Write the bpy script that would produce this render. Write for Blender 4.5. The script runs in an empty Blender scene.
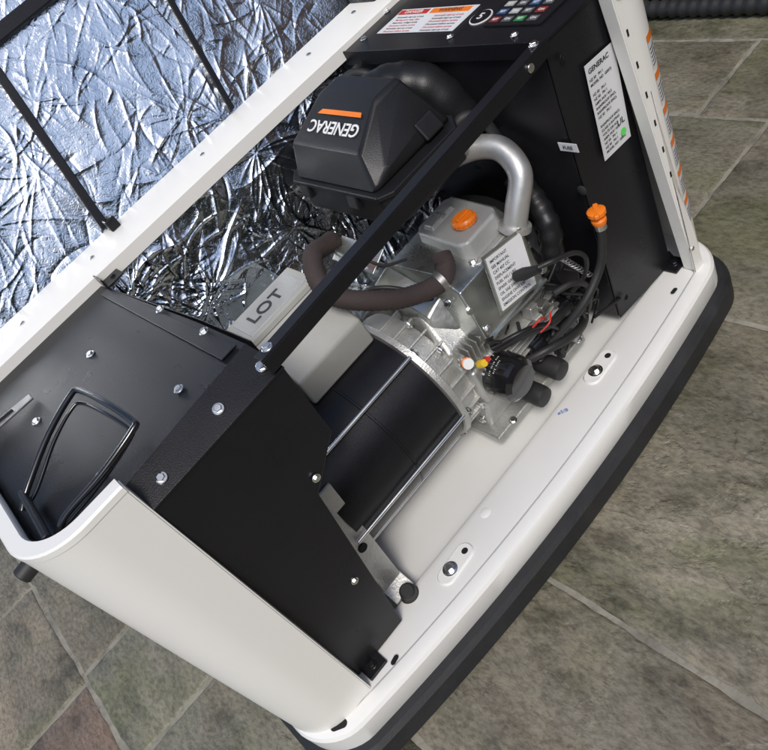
import bpy, bmesh, math, random
import numpy as np
from mathutils import Vector, Matrix
random.seed(4); RNG=np.random.default_rng(7)
sc=bpy.context.scene
COL=sc.collection

# ---------------------------------------------------------------- materials
def newmat(name):
    m=bpy.data.materials.new(name); m.use_nodes=True
    nt=m.node_tree; b=nt.nodes['Principled BSDF']
    return m,nt,b
def N(nt,t,**k):
    n=nt.nodes.new(t)
    for a,v in k.items(): setattr(n,a,v)
    return n
def ramp(nt,src,stops):
    r=N(nt,'ShaderNodeValToRGB'); e=r.color_ramp.elements
    while len(e)<len(stops): e.new(0.5)
    for i,(p,c) in enumerate(stops):
        e[i].position=p; e[i].color=(c[0],c[1],c[2],1) if hasattr(c,'__len__') else (c,c,c,1)
    nt.links.new(src,r.inputs[0]); return r
def noise(nt,co,scale,detail=6,rough=.55,dist=0):
    n=N(nt,'ShaderNodeTexNoise'); n.inputs['Scale'].default_value=scale
    n.inputs['Detail'].default_value=detail; n.inputs['Roughness'].default_value=rough
    n.inputs['Distortion'].default_value=dist
    nt.links.new(co,n.inputs['Vector']); return n
def paint(name,col,rough=.4,metal=0,bump=.0,bscale=400,var=.06,dirt=0,coat=0,roughvar=.12,spec=.5):
    m,nt,b=newmat(name)
    tc=N(nt,'ShaderNodeTexCoord'); co=tc.outputs['Object']
    n=noise(nt,co,9,4,.6)
    c0=tuple(max(0,c*(1-var)) for c in col); c1=tuple(min(1,c*(1+var)) for c in col)
    r=ramp(nt,n.outputs['Fac'],[(.3,c0),(.7,c1)])
    last=r.outputs[0]
    if dirt>0:
        n2=noise(nt,co,22,6,.7)
        r2=ramp(nt,n2.outputs['Fac'],[(.50,0),(.72,dirt)])
        mx=N(nt,'ShaderNodeMixRGB'); nt.links.new(r2.outputs[0],mx.inputs[0])
        nt.links.new(last,mx.inputs[1]); mx.inputs[2].default_value=(.09,.08,.06,1)
        last=mx.outputs[0]
    nt.links.new(last,b.inputs['Base Color'])
    r3=ramp(nt,n.outputs['Fac'],[(.3,max(.03,rough-roughvar)),(.7,min(1,rough+roughvar))])
    nt.links.new(r3.outputs[0],b.inputs['Roughness'])
    b.inputs['Metallic'].default_value=metal
    b.inputs['Specular IOR Level'].default_value=spec
    if coat: b.inputs['Coat Weight'].default_value=coat; b.inputs['Coat Roughness'].default_value=.12
    if bump>0:
        n4=noise(nt,co,bscale,2,.5)
        bp=N(nt,'ShaderNodeBump'); bp.inputs['Strength'].default_value=bump; bp.inputs['Distance'].default_value=.001
        nt.links.new(n4.outputs['Fac'],bp.inputs['Height']); nt.links.new(bp.outputs[0],b.inputs['Normal'])
    return m
M={}
M['white']=paint('white_powder_coat',(.83,.815,.765),.33,0,.10,500,.006,0,0,.03)
M['traywhite']=paint('tray_powder_coat',(.77,.765,.735),.32,0,.10,500,.010,.018,0,.04)
M['black']=paint('black_powder_coat',(.010,.010,.012),.30,0,.30,700,.12,0,0,.04,.30)
M['blackgloss']=paint('black_gloss_paint',(.010,.010,.011),.16,0,0,10,.1,0,.6,.05)
M['plastic']=paint('black_plastic',(.011,.011,.012),.38,0,.30,500,.1,.02,0,.06,.35)
M['rubber']=paint('black_rubber',(.02,.02,.02),.55,0,.2,300,.2,.03)
M['base']=paint('composite_pad',(.017,.018,.020),.62,0,.5,300,.25,.10)
M['alu']=paint('cast_aluminium',(.54,.54,.515),.48,.75,.8,260,.12,.22)
M['galv']=paint('galvanised_steel',(.62,.64,.61),.32,.95,.25,120,.12,.08)
M['zinc']=paint('zinc_bolt',(.72,.72,.70),.28,1.0,.1,200,.05)
M['steel']=paint('dull_steel',(.42,.41,.39),.4,.9,.2,200,.1,.1)
M['grey']=paint('grey_cover_paint',(.38,.38,.355),.42,.0,.2,300,.05,.04)
M['greycast']=paint('grey_painted_casting',(.40,.405,.39),.42,.25,.6,300,.06,.06)
M['orange']=paint('orange_plastic',(.85,.20,.012),.35,0,.1,200,.06)
M['red']=paint('red_plastic',(.5,.03,.02),.4)
M['keyred']=paint('key_red',(.25,.03,.03),.4)
M['keygreen']=paint('key_green',(.03,.20,.06),.4)
M['keyblue']=paint('key_blue',(.04,.09,.22),.4)
M['keygrey']=paint('key_grey',(.10,.10,.105),.4)
M['yellow']=paint('yellow_plastic',(.75,.5,.03),.4)
M['green']=paint('green_sticker',(.12,.65,.12),.4)
M['blue']=paint('blue_print',(.05,.15,.45),.4)
M['label']=paint('label_paper',(.70,.71,.72),.3)
M['textwhite']=paint('text_white',(.78,.78,.76),.4)
M['textdark']=paint('text_dark',(.03,.03,.035),.5)
M['wrap']=paint('heat_wrap',(.050,.036,.034),.85,0,1,450,.3,.1)
M['dark']=paint('dark_hole',(.006,.006,.006),.8)
M['silverpipe']=paint('aluminised_pipe',(.56,.56,.545),.42,.7,.25,150,.08,.08)

def foilmat(name='foil_insulation',tone=1.0):
    m,nt,b=newmat(name)
    tc=N(nt,'ShaderNodeTexCoord'); co=tc.outputs['Object']
    b.inputs['Metallic'].default_value=1
    n=noise(nt,co,6,3,.6)
    r=ramp(nt,n.outputs['Fac'],[(.3,(.60*tone,.66*tone,.72*tone)),(.7,(.82*tone,.86*tone,.90*tone))]); nt.links.new(r.outputs[0],b.inputs['Base Color'])
    r2=ramp(nt,n.outputs['Fac'],[(.3,.10),(.7,.22)]); nt.links.new(r2.outputs[0],b.inputs['Roughness'])
    n1=noise(nt,co,95,3,.5,2.0)
    bp=N(nt,'ShaderNodeBump'); bp.inputs['Strength'].default_value=.45; bp.inputs['Distance'].default_value=.0016
    nt.links.new(n1.outputs['Fac'],bp.inputs['Height'])
    nt.links.new(bp.outputs[0],b.inputs['Normal'])
    return m
M['foil']=foilmat()

# ---------------------------------------------------------------- helpers
def empty(name):
    e=bpy.data.objects.new(name,None); COL.objects.link(e); e.empty_display_size=.1; return e
def mk(name,verts,faces,mat,parent=None,bevel=0,smooth=True,segs=2,angle=35):
    me=bpy.data.meshes.new(name); me.from_pydata([tuple(v) for v in verts],[],[tuple(f) for f in faces]); me.update()
    bm=bmesh.new(); bm.from_mesh(me); bmesh.ops.recalc_face_normals(bm,faces=bm.faces); bm.to_mesh(me); bm.free()
    return fin(name,me,mat,parent,bevel,smooth,segs,angle)
def fin(name,me,mat,parent,bevel,smooth,segs=2,angle=35):
    if smooth:
        for p in me.polygons: p.use_smooth=True
        try: me.set_sharp_from_angle(angle=math.radians(angle))
        except Exception: pass
    if isinstance(mat,str): mat=M[mat]
    me.materials.append(mat)
    o=bpy.data.objects.new(name,me); COL.objects.link(o)
    if parent: o.parent=parent
    if bevel>0:
        md=o.modifiers.new('b','BEVEL'); md.width=bevel; md.segments=segs; md.limit_method='ANGLE'; md.angle_limit=math.radians(28)
        md.harden_normals=True
    return o
def hull(name,pts,mat,parent=None,bevel=.003,segs=2):
    bm=bmesh.new()
    for p in pts: bm.verts.new(p)
    r=bmesh.ops.convex_hull(bm,input=bm.verts)
    bmesh.ops.dissolve_limit(bm,angle_limit=math.radians(1),verts=bm.verts,edges=bm.edges)
    bmesh.ops.recalc_face_normals(bm,faces=bm.faces)
    me=bpy.data.meshes.new(name); bm.to_mesh(me); bm.free()
    return fin(name,me,mat,parent,bevel,True,segs)
def box(name,c,s,mat,parent=None,bevel=.003,rot=(0,0,0),taper=1.0,segs=2):
    R=Matrix.Rotation(math.radians(rot[2]),3,'Z')@Matrix.Rotation(math.radians(rot[1]),3,'Y')@Matrix.Rotation(math.radians(rot[0]),3,'X')
    pts=[]
    for dx in(-.5,.5):
        for dy in(-.5,.5):
            for dz in(-.5,.5):
                k=taper if dz>0 else 1
                pts.append(Vector(c)+R@Vector((dx*s[0]*k,dy*s[1]*k,dz*s[2])))
    return hull(name,pts,mat,parent,bevel,segs)
def frame(ax):
    ax=Vector(ax).normalized(); t=Vector((0,0,1)) if abs(ax.z)<.9 else Vector((1,0,0))
    u=ax.cross(t).normalized(); return ax,u,ax.cross(u).normalized()
def lathe(name,p,ax,prof,mat,parent=None,n=32,bevel=0,angle=35):
    ax,u,v=frame(ax); p=Vector(p); V=[];F=[]
    for d,r in prof:
        for i in range(n):
            a=2*math.pi*i/n; V.append(p+ax*d+(u*math.cos(a)+v*math.sin(a))*r)
    for k in range(len(prof)-1):
        for i in range(n):
            j=(i+1)%n; F.append((k*n+i,k*n+j,(k+1)*n+j,(k+1)*n+i))
    F.append(tuple(range(n))); F.append(tuple((len(prof)-1)*n+i for i in range(n)))
    return mk(name,V,F,mat,parent,bevel,True,2,angle)
def cyl(name,a,b,r,mat,parent=None,n=24,r2=None,bev=None):
    a=Vector(a);b=Vector(b);L=(b-a).length; r2=r if r2 is None else r2
    bev=min(r,L)*.12 if bev is None else bev
    return lathe(name,a,b-a,[(0,r-bev),(bev,r),(L-bev,r2),(L,r2-bev)],mat,parent,n)
def spline(pts,seg=10):
    P=[Vector(p) for p in pts]; P=[P[0]*2-P[1]]+P+[P[-1]*2-P[-2]]; out=[]
    for i in range(1,len(P)-2):
        for k in range(seg):
            t=k/seg; a,b,c,d=P[i-1],P[i],P[i+1],P[i+2]
            out.append(.5*((2*b)+(c-a)*t+(2*a-5*b+4*c-d)*t*t+(3*b-a-3*c+d)*t**3))
    out.append(P[-2]); return out
def tube(name,pts,r,mat,parent=None,n=12,seg=10,rib=0,ribn=1,sharp=False,flat=1.0):
    P=[Vector(p) for p in pts] if sharp else spline(pts,seg)
    V=[];F=[]; up=None
    for i,p in enumerate(P):
        t=(P[min(i+1,len(P)-1)]-P[max(i-1,0)]).normalized()
        if up is None:
            up=Vector((0,0,1)) if abs(t.z)<.9 else Vector((1,0,0))
        u=(up-t*up.dot(t)).normalized(); up=u; w=t.cross(u)
        rr_=r+(rib*(1 if (i//ribn)%2 else -1) if rib else 0)
        for k in range(n):
            a=2*math.pi*k/n; V.append(p+(u*math.cos(a)*flat+w*math.sin(a))*rr_)
    for i in range(len(P)-1):
        for k in range(n):
            j=(k+1)%n; F.append((i*n+k,i*n+j,(i+1)*n+j,(i+1)*n+k))
    F.append(tuple(range(n)));F.append(tuple((len(P)-1)*n+k for k in range(n)))
    return mk(name,V,F,mat,parent,0,True,2,50)
def bolt(p,nrm,r=.007,mat='zinc',parent=None,washer=True,name='hex_bolt'):
    ax,u,v=frame(nrm); p=Vector(p); V=[];F=[]
    def ring(d,rad,n,ph=0):
        s=len(V)
        for i in range(n):
            a=2*math.pi*i/n+ph; V.append(p+ax*d+(u*math.cos(a)+v*math.sin(a))*rad)
        return s
    def wall(a,b,n):
        for i in range(n):
            j=(i+1)%n; F.append((a+i,a+j,b+j,b+i))
    n=18
    a=ring(0,r*1.45,n); b=ring(r*.18,r*1.45,n); c=ring(r*.3,r*1.3,n); wall(a,b,n);wall(b,c,n); F.append(tuple(range(c,c+n)))
    ph=random.random()
    a=ring(r*.25,r,6,ph); b=ring(r*.75,r,6,ph); c=ring(r*.9,r*.84,6,ph); wall(a,b,6);wall(b,c,6); F.append(tuple(range(c,c+6)))
    return mk(name,V,F,mat,parent,0,True,2,25)
def quad(name,o,u,v,mat,parent,th=.0015):
    o,u,v=Vector(o),Vector(u),Vector(v); n=u.cross(v).normalized()*th
    P=[o,o+u,o+u+v,o+v]; return hull(name,P+[p+n for p in P],mat,parent,0)
def text(name,body,o,u,v,size,mat,parent,ext=.0004,align='CENTER'):
    c=bpy.data.curves.new(name,'FONT'); c.body=body; c.size=size; c.extrude=ext; c.align_x=align; c.align_y='CENTER'; c.offset=size*.012
    c.resolution_u=3
    c.materials.append(M[mat]); ob=bpy.data.objects.new(name,c); COL.objects.link(ob)
    u=Vector(u).normalized(); v=Vector(v); v=(v-u*v.dot(u)).normalized(); w=u.cross(v)
    ob.matrix_world=Matrix(((u.x,v.x,w.x,o[0]),(u.y,v.y,w.y,o[1]),(u.z,v.z,w.z,o[2]),(0,0,0,1)))
    ob.parent=parent; return ob
def rr(x0,x1,y0,y1,r,bow=0,n=10,ns=24):
    P=[]
    def bowf(x):
        t=(x-x0)/(x1-x0); return -bow*math.sin(math.pi*min(max(t,0),1))**.8
    for (cx,cy,a0) in ((x0+r,y0+r,180),(x1-r,y0+r,270),(x1-r,y1-r,0),(x0+r,y1-r,90)):
        for i in range(n+1):
            a=math.radians(a0+90*i/n); P.append([cx+r*math.cos(a),cy+r*math.sin(a)])
        if a0==180:
            for i in range(1,ns): P.append([x0+r+(x1-x0-2*r)*i/ns,y0])
    for p in P:
        if p[1]<y0+r: p[1]+=bowf(p[0])*min(1,(y0+r-p[1])/r)
    return P
def rings(name,R,mat,parent,capt=True,capb=True):
    n=len(R[0][0]);V=[];F=[]
    for P,z in R:
        for p in P: V.append((p[0],p[1],z))
    for k in range(len(R)-1):
        for i in range(n):
            j=(i+1)%n; F.append((k*n+i,k*n+j,(k+1)*n+j,(k+1)*n+i))
    if capb: F.append(tuple(range(n)))
    if capt: F.append(tuple((len(R)-1)*n+i for i in range(n)))
    return mk(name,V,F,mat,parent,0,True,2,30)
def P3(x,y,z): return Vector((x,y,z))
def sheet(name,top,th,mat,bev=.001):
    n=len(top); th=Vector(th)
    return mk(name,top+[p+th for p in top],[tuple(range(n)),tuple(range(n,2*n))]+[(i,(i+1)%n,(i+1)%n+n,i+n) for i in range(n)],mat,G,bev)

# ================================================================= GENERATOR
G=empty('standby_generator')
rings('composite_base_pad',[(rr(-.070,1.265,-.012,.685,.10,.055),0.0),(rr(-.078,1.273,-.020,.69,.10,.055),.010),(rr(-.078,1.273,-.020,.69,.10,.055),.056),(rr(-.070,1.265,-.012,.685,.10,.055),.066),(rr(-.05,1.245,.01,.66,.09,.05),.068)],'base',G)
rings('base_tray',[(rr(-.055,1.250,.003,.665,.09,.050),.06),(rr(-.058,1.253,.0,.668,.09,.050),.066),(rr(-.058,1.253,.0,.668,.09,.050),.112),(rr(-.054,1.249,.004,.664,.088,.050),.119),(rr(-.046,1.241,.012,.655,.08,.049),.1225),
 (rr(-.035,1.230,.026,.645,.075,.046),.1225),(rr(-.030,1.225,.031,.64,.07,.045),.119),
 (rr(.02,1.18,.082,.60,.05,.012),.119),(rr(.03,1.17,.092,.59,.05,.010),.115),(rr(.035,1.165,.100,.585,.05,.008),.098),(rr(.045,1.155,.110,.575,.05,.006),.094)],'traywhite',G)
def capsule(name,c,L,w,z0,z1,mat,ang=0,ins=.002):
    P0=[];P1=[]
    for s,a0 in ((1,-90),(-1,90)):
        for i in range(13):
            a=math.radians(a0+180*i/12)
            for P,k in ((P0,1),(P1,(w/2-ins)/(w/2))):
                x=s*(L-w)/2+math.cos(a)*w/2*k; y=math.sin(a)*w/2*k
                ca,sa=math.cos(ang),math.sin(ang); P.append((c[0]+x*ca-y*sa,c[1]+x*sa+y*ca))
    return rings(name,[(P0,z0),(P1,z1)],mat,G)
for cx,cy in ((.355,.038),(.862,.058)):
    capsule('bolt_pad',(cx,cy),.10,.044,.117,.1230,'traywhite',.05,.005)
    lathe('anchor_washer',(cx-.014,cy,.1230),(0,0,1),[(0,.0155),(.0015,.0155),(.002,.014)],'zinc',G,24)
    bolt((cx-.014,cy,.1249),(0,0,1),.0085,'zinc',G,name='anchor_bolt')
    capsule('mount_hole',(cx+.030,cy),.014,.013,.1232,.1234,'dark',0,.0003)
for (cx,cy,L,w,a) in ((.150,.012,.020,.010,.2),(1.095,.028,.018,.009,0),(.004,.020,.034,.016,-.6),(.062,.060,.014,.012,0)):
    capsule('tray_slot',(cx,cy),L,w,.1226 if cy<.03 else .1195,.1232 if cy<.03 else .1199,'dark',a,.0003)
capsule('tray_plug',(.47,.058),.024,.022,.119,.1200,'traywhite',.0,.002)
text('tray_print','ø5/B',(.735,.062,.1195),(.8,-.6,0),(.6,.8,0),.012,'blue',G,.0002)

def wallpath(name,plan_top,plan_bot,z0,z1,th,mat,steps=6):
    n=len(plan_top);V=[];F=[]
    def off(P,d):
        Q=[]
        for i,p in enumerate(P):
            a=P[max(i-1,0)];b=P[min(i+1,len(P)-1)]; t=Vector((b[0]-a[0],b[1]-a[1])).normalized(); Q.append((p[0]-t.y*d,p[1]+t.x*d))
        return Q
    for side in (0,1):
        for s in range(steps+1):
            k=s/steps; P=[(plan_bot[i][0]*(1-k)+plan_top[i][0]*k,plan_bot[i][1]*(1-k)+plan_top[i][1]*k) for i in range(n)]
            if side: P=off(P,th)
            for p in P: V.append((p[0],p[1],z0+(z1-z0)*k))
    S=(steps+1)*n
    for s in range(steps):
        for i in range(n-1):
            a=s*n+i; F.append((a,a+1,a+1+n,a+n)); F.append((S+a,S+a+n,S+a+n+1,S+a+1))
    for i in range(n-1):
        F.append((i,i+1,S+i+1,S+i)); a=steps*n; F.append((a+i,S+a+i,S+a+i+1,a+i+1))
    for s in range(steps):
        for c in (0,n-1):
            a=s*n+c; F.append((a,a+n,S+a+n,S+a))
    return mk(name,V,F,mat,G,.0,True,2,40)
def arc(cx,cy,r,a0,a1,n=12): return [(cx+r*math.cos(math.radians(a0+(a1-a0)*i/n)),cy+r*math.sin(math.radians(a0+(a1-a0)*i/n))) for i in range(n+1)]
def leftplan(xp,y0,ol):
    return [(.10,.655),(.04,.655)]+arc(.035-ol,.565,.09,90,180)+[(-.055-ol,.45),(-.058-ol,.33),(-.055-ol,.2)]+arc(.035-ol,.09+y0,.09,180,270)+[(xp-.02,y0),(xp,y0)]
wallpath('end_panel_cable_side',leftplan(.098,.0,-.005),leftplan(.085,.016,0),.121,.80,.004,'white')
def rightplan(xp,y0):
    return [(xp,y0),(xp+.02,y0)]+arc(1.155,.09+y0,.09,270,360)+[(1.245,.2),(1.248,.33),(1.245,.45)]+arc(1.155,.565,.09,0,90)+[(1.14,.655),(1.10,.655)]
wallpath('end_panel_control_side',rightplan(1.118,.0),rightplan(1.164,.016),.121,.80,.004,'white')
hull('post_flange',[(.098,.001,.80),(.101,.001,.80),(.098,.022,.80),(.101,.022,.80),(.085,.017,.121),(.088,.017,.121),(.085,.04,.121),(.088,.04,.121)],'white',G,.001)
hull('post_flange',[(1.118,.001,.80),(1.115,.001,.80),(1.118,.026,.80),(1.115,.026,.80),(1.164,.017,.121),(1.161,.017,.121),(1.164,.045,.121),(1.161,.045,.121)],'white',G,.001)
def lip(name,outer,inner,z,mat,th=.012):
    n=len(outer);V=[];F=[]
    for P,zz in ((outer,z-th),(outer,z-.003),([(o[0]*.9+i[0]*.1,o[1]*.9+i[1]*.1) for o,i in zip(outer,inner)],z),([(o[0]*.1+i[0]*.9,o[1]*.1+i[1]*.9) for o,i in zip(outer,inner)],z),(inner,z-.004),(inner,z-th)):
        for p in P: V.append((p[0],p[1],zz))
    for k in range(5):
        for i in range(n-1): F.append((k*n+i,k*n+i+1,(k+1)*n+i+1,(k+1)*n+i))
    for i in range(n-1): F.append((5*n+i,5*n+i+1,i+1,i))
    F.append(tuple(k*n for k in range(6)));F.append(tuple(k*n+n-1 for k in range(6)))
    return mk(name,V,F,mat,G,0,True,2,35)
lp=[(-.052,.50),(-.052,.4),(-.054,.33),(-.052,.2)]+arc(.040,.09,.091,180,270)+[(.080,-.001),(.099,-.001)]
li=[(-.026,.50),(-.026,.4),(-.028,.33),(-.026,.2)]+arc(.040,.09,.066,180,270)+[(.080,.024),(.099,.024)]
lip('end_rim',lp,li,.806,'white')
ro=[(-.056,.45)]+arc(.034,.575,.09,180,90)+[(.3,.665),(.6,.665),(.9,.665)]+arc(1.155,.575,.09,90,0)+[(1.247,.45)]
ri=[(-.02,.45)]+arc(.05,.49,.045,180,90)[:13]+[(.3,.535),(.6,.532),(.9,.525)]+arc(1.12,.475,.045,90,0)+[(1.20,.43)]
lip('rear_rim',ro,ri,.803,'white',.03)
hull('rear_wall',[P3(x,y,z) for x in(0,1.2) for y in(.658,.662) for z in(.12,.79)],'white',G,0)
for x in (.16,.33,.62,.93,1.07):
    lathe('rim_bolt',(x,.60,.803),(0,0,1),[(0,.006),(.002,.006),(.0035,.003)],'zinc',G,14)

# --- foil sheets, real crinkled geometry
def foil(name,org,U,V_,lu,lv,nu,nv,stars,ncrease,amp,seed,parent,low=.22):
    rng=np.random.default_rng(seed)
    a=np.linspace(0,lu,nu);b=np.linspace(0,lv,nv);A,B=np.meshgrid(a,b)
    H=np.zeros_like(A)
    for k in range(stars):
        cx,cy=rng.uniform(0,lu),rng.uniform(0,lv); R=rng.uniform(.05,.13)
        th=np.arctan2(B-cy,A-cx); r=np.hypot(A-cx,B-cy)
        nray=rng.integers(15,26); w=np.zeros_like(A)
        for q in range(nray):
            t0=2*np.pi*(q+rng.uniform(-.45,.45))/nray+r*rng.uniform(-3,3); dth=np.abs((th-t0+np.pi)%(2*np.pi)-np.pi)
            ln=R*rng.uniform(.5,1.6); d=r*np.sin(np.minimum(dth,np.pi/2))
            w+=np.exp(-np.abs(d)/(.0016+.014*r))*np.exp(-(r/ln)**3)*rng.uniform(.4,1.2)*(dth<1.57)
        H+=amp*.9*w*(r/(r+.012))
    for k in range(ncrease):
        cx,cy=rng.uniform(0,lu),rng.uniform(0,lv); an=rng.normal(.9,.75); L=rng.uniform(.012,.06)
        ca,sa=np.cos(an),np.sin(an)
        i0=max(0,int((cx-L*1.5)/lu*nu));i1=min(nu,int((cx+L*1.5)/lu*nu)+2);j0=max(0,int((cy-L*1.5)/lv*nv));j1=min(nv,int((cy+L*1.5)/lv*nv)+2)
        a_=A[j0:j1,i0:i1];b_=B[j0:j1,i0:i1]
        t=(a_-cx)*ca+(b_-cy)*sa; bend=rng.uniform(-6,6)
        d=-(a_-cx)*sa+(b_-cy)*ca+bend*t*t
        wd=rng.uniform(.0014,.0050)
        H[j0:j1,i0:i1]+=amp*rng.uniform(-.8,1.1)*(wd/.004)**.5*np.exp(-np.abs(d)/wd)*np.exp(-(t/L)**4)
    for k in range(16):
        kx,ky=rng.normal(0,22),rng.normal(0,22); H+=amp*low*np.sin(kx*A+ky*B+rng.uniform(0,6))
    org,U,V_=np.array(org),np.array(U,float),np.array(V_,float); U/=np.linalg.norm(U);V_/=np.linalg.norm(V_)
    n=np.cross(U,V_); 
    if n[1]>0: n=-n
    P=org+A[...,None]*U+B[...,None]*V_+(H)[...,None]*n
    idx=np.arange(nu*nv).reshape(nv,nu)
    Fq=np.stack([idx[:-1,:-1],idx[:-1,1:],idx[1:,1:],idx[1:,:-1]],-1).reshape(-1,4)
    me=bpy.data.meshes.new(name); me.from_pydata(P.reshape(-1,3).tolist(),[],Fq.tolist()); me.update()
    me.polygons.foreach_set('use_smooth',[True]*len(me.polygons))
    me.materials.append(M['foil']); ob=bpy.data.objects.new(name,me); COL.objects.link(ob); ob.parent=parent; return ob
foil('rear_foil_insulation',(.16,.555-.185,.10),(1,0,0),(0,.185,.69),.82,.712,520,440,18,900,.0036,3,G,.32)
tl=math.radians(22); LV=Vector((0,math.sin(tl),math.cos(tl))); LN=Vector((0,-math.cos(tl),math.sin(tl)))
H0=Vector((-.03,.672,.80))
def L(x,t,n=0): return H0+Vector((x+.03,0,0))+LV*t+LN*n
for i,(xa,xb) in enumerate(((-.01,.42),(.415,.775),(.77,1.12))):
    foil('lid_foil_panel',L(xa,-.02,.012),(1,0,0),LV,xb-xa,.64,int((xb-xa)*640),400,8,330,.0019,11+i,G)
hull('lid_shell',[L(x,t,n) for x in(-.05,1.24) for t in(0,.66) for n in(-.05,-.006)],'white',G,.03,4)
hull('lid_liner_edge',[L(x,t,n) for x in(1.12,1.20) for t in(0.0,.62) for n in(.0,.018)],'black',G,.004)
for (x0,t0,x1,t1,w) in ((.395,.0,.47,.36,.009),(.745,.0,.835,.36,.007)):
    hull('lid_stiffener',[L(x0+s*w,t0,n) for s in(-1,1) for n in(.008,.024)]+[L(x1+s*w,t1,n) for s in(-1,1) for n in(.008,.024)],'black',G,.002)
hull('lid_cross_bar',[L(x,t,n) for x in(-.02,1.18) for t in(.345,.372) for n in(.004,.030)],'black',G,.003)
for x0,x1 in ((-.05,-.02),(1.20,1.24)):
    hull('lid_side_flange',[L(x,t,n) for x in(x0,x1) for t in(.0,.65) for n in(-.03,.05)],'white',G,.008)
box('lid_hinge_bracket',(.405,.63,.815),(.022,.02,.024),'black',G,.003)
box('hinge_leaf',(1.165,.61,.825),(.12,.09,.05),'black',G,.006)

# --- cable-side black compartment
fr=[P3(.100,.006,.742),P3(.344,.004,.747),P3(.338,.012,.60),P3(.262,.020,.53),P3(.211,.050,.125),P3(.087,.050,.125)]
bk=[P3(-.02,.50,.742),P3(.300,.505,.765),P3(.300,.505,.60),P3(.235,.505,.53),P3(.20,.505,.125),P3(-.02,.505,.125)]
sheet('black_compartment_front',fr,(0,.004,0),'black',.0012)
f2=[p+Vector((0,.006,0)) for p in fr]
mk('black_compartment_body',f2+bk,[(1,2,8,7),(2,3,9,8),(3,4,10,9),(4,5,11,10),tuple(range(6,12)),(5,0,6,11)],'black',G,0)
sheet('black_compartment_top',[P3(-.028,.10,.779),P3(-.005,.04,.779),P3(.045,.028,.779),P3(.100,.034,.777),P3(.115,.040,.776),P3(.338,.062,.778),P3(.330,.20,.779),P3(.300,.545,.780),P3(-.028,.545,.780)],(0,0,-.004),'black')
sheet('black_compartment_fold',[P3(.098,.003,.7445),P3(.3445,.001,.7495),P3(.338,.062,.7795),P3(.098,.036,.7785)],(0,.001,-.004),'black')
hull('top_cover_strip',[P3(.285,.50,.7815),P3(.300,.50,.7815),P3(.328,.07,.7805),P3(.300,.07,.7805),P3(.285,.50,.784),P3(.300,.50,.784),P3(.328,.07,.783),P3(.300,.07,.783)],'black',G,.0008)
sheet('compartment_side_flap',[P3(.302,.515,.779),P3(.335,.20,.778),P3(.344,.06,.777),P3(.344,.06,.745),P3(.335,.20,.74),P3(.302,.515,.74)],(.002,0,0),'black')
for p in ((.317,.30,.7835),(.322,.155,.783),(.196,.366,.780),(.068,.331,.780),(.085,.09,.780),(.235,.10,.780)):
    bolt(p,(0,0,1),.0055,'zinc',G)
for p in ((.247,.026,.762),(.135,.020,.757),(.326,.02,.762)): bolt(p,(0,-.5,.86),.006,'zinc',G)
for p in ((.275,.0145,.56),(.205,.035,.32)): bolt(p,(0,-1,.05),.005,'zinc',G)
box('corner_bracket',(.303,.520,.792),(.003,.040,.020),'black',G,.001)
box('corner_bracket_plate',(.322,.520,.783),(.038,.040,.003),'black',G,.001)
bolt((.325,.52,.7845),(0,0,1),.004,'black',G)
def bail(off,zz,r,name):
    pts=[(-.015,.155,.79),(.010+off*.3,.163,.803+zz),(.075,.186,.824+zz),(.132-off,.203-off*.6,.834+zz),(.147-off,.196-off,.834+zz),(.158-off,.12,.836+zz),(.164-off,.045+off,.830+zz),(.155-off,.032+off,.828+zz),(.09,.036+off*.9,.814+zz),(.03,.048+off*.5,.803+zz),(.005,.053,.79)]
    tube(name,pts,r,'blackgloss',G,10,8)
bail(0,0,.0045,'wire_bail_handle')
bail(.010,-.012,.0028,'wire_bail_inner')
cyl('bail_pivot',(-.005,.045,.80),(.0,.17,.80),.006,'black',G)
cyl('rubber_bumper',(-.052,.12,.745),(-.078,.12,.742),.013,'rubber',G)
hull('latch_plate',[P3(-.03,.365,.800),P3(-.03,.395,.800),P3(.088,.380,.786),P3(.088,.400,.786),P3(-.03,.365,.804),P3(-.03,.395,.804),P3(.088,.380,.790),P3(.088,.400,.790)],'steel',G,.001)
box('latch_slot',(.03,.386,.7965),(.05,.006,.006),'dark',G,.001,(0,7,5))
for (x,y) in ((.118,.040),(1.163,.068)):
    hull('foot_lug',[P3(x+a,y+b,z) for a in(-.022,.022) for b in(-.018,.016) for z in(.120,.1265)],'black',G,.002)
    hull('foot_lug_upright',[P3(x-.022,y+.013,.122),P3(x+.022,y+.013,.122),P3(x-.022,y+.017,.122),P3(x+.022,y+.017,.122),P3(x-.012,y+.013,.150),P3(x+.012,y+.013,.150),P3(x-.012,y+.017,.150),P3(x+.012,y+.017,.150)],'black',G,.001)
    bolt((x,y,.1265),(0,0,1),.0065,'black',G)

# --- cross rail
hull('cross_rail',[P3(.325,-.006,.758),P3(.325,.0,.758),P3(.325,-.006,.783),P3(.325,.0,.783),P3(.985,.020,.768),P3(.985,.026,.768),P3(.985,.020,.792),P3(.985,.026,.792)],'black',G,.001)
hull('cross_rail_flange',[P3(.325,-.006,.783),P3(.325,.014,.783),P3(.325,-.006,.786),P3(.325,.014,.786),P3(.985,.020,.792),P3(.985,.040,.792),P3(.985,.020,.795),P3(.985,.040,.795)],'black',G,.0008)
bolt((.345,.005,.786),(0,0,1),.006,'zinc',G); bolt((.965,.030,.795),(0,0,1),.006,'zinc',G)
cyl('rail_grommet',(.93,.018,.780),(.93,.014,.780),.007,'zinc',G)

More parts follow.
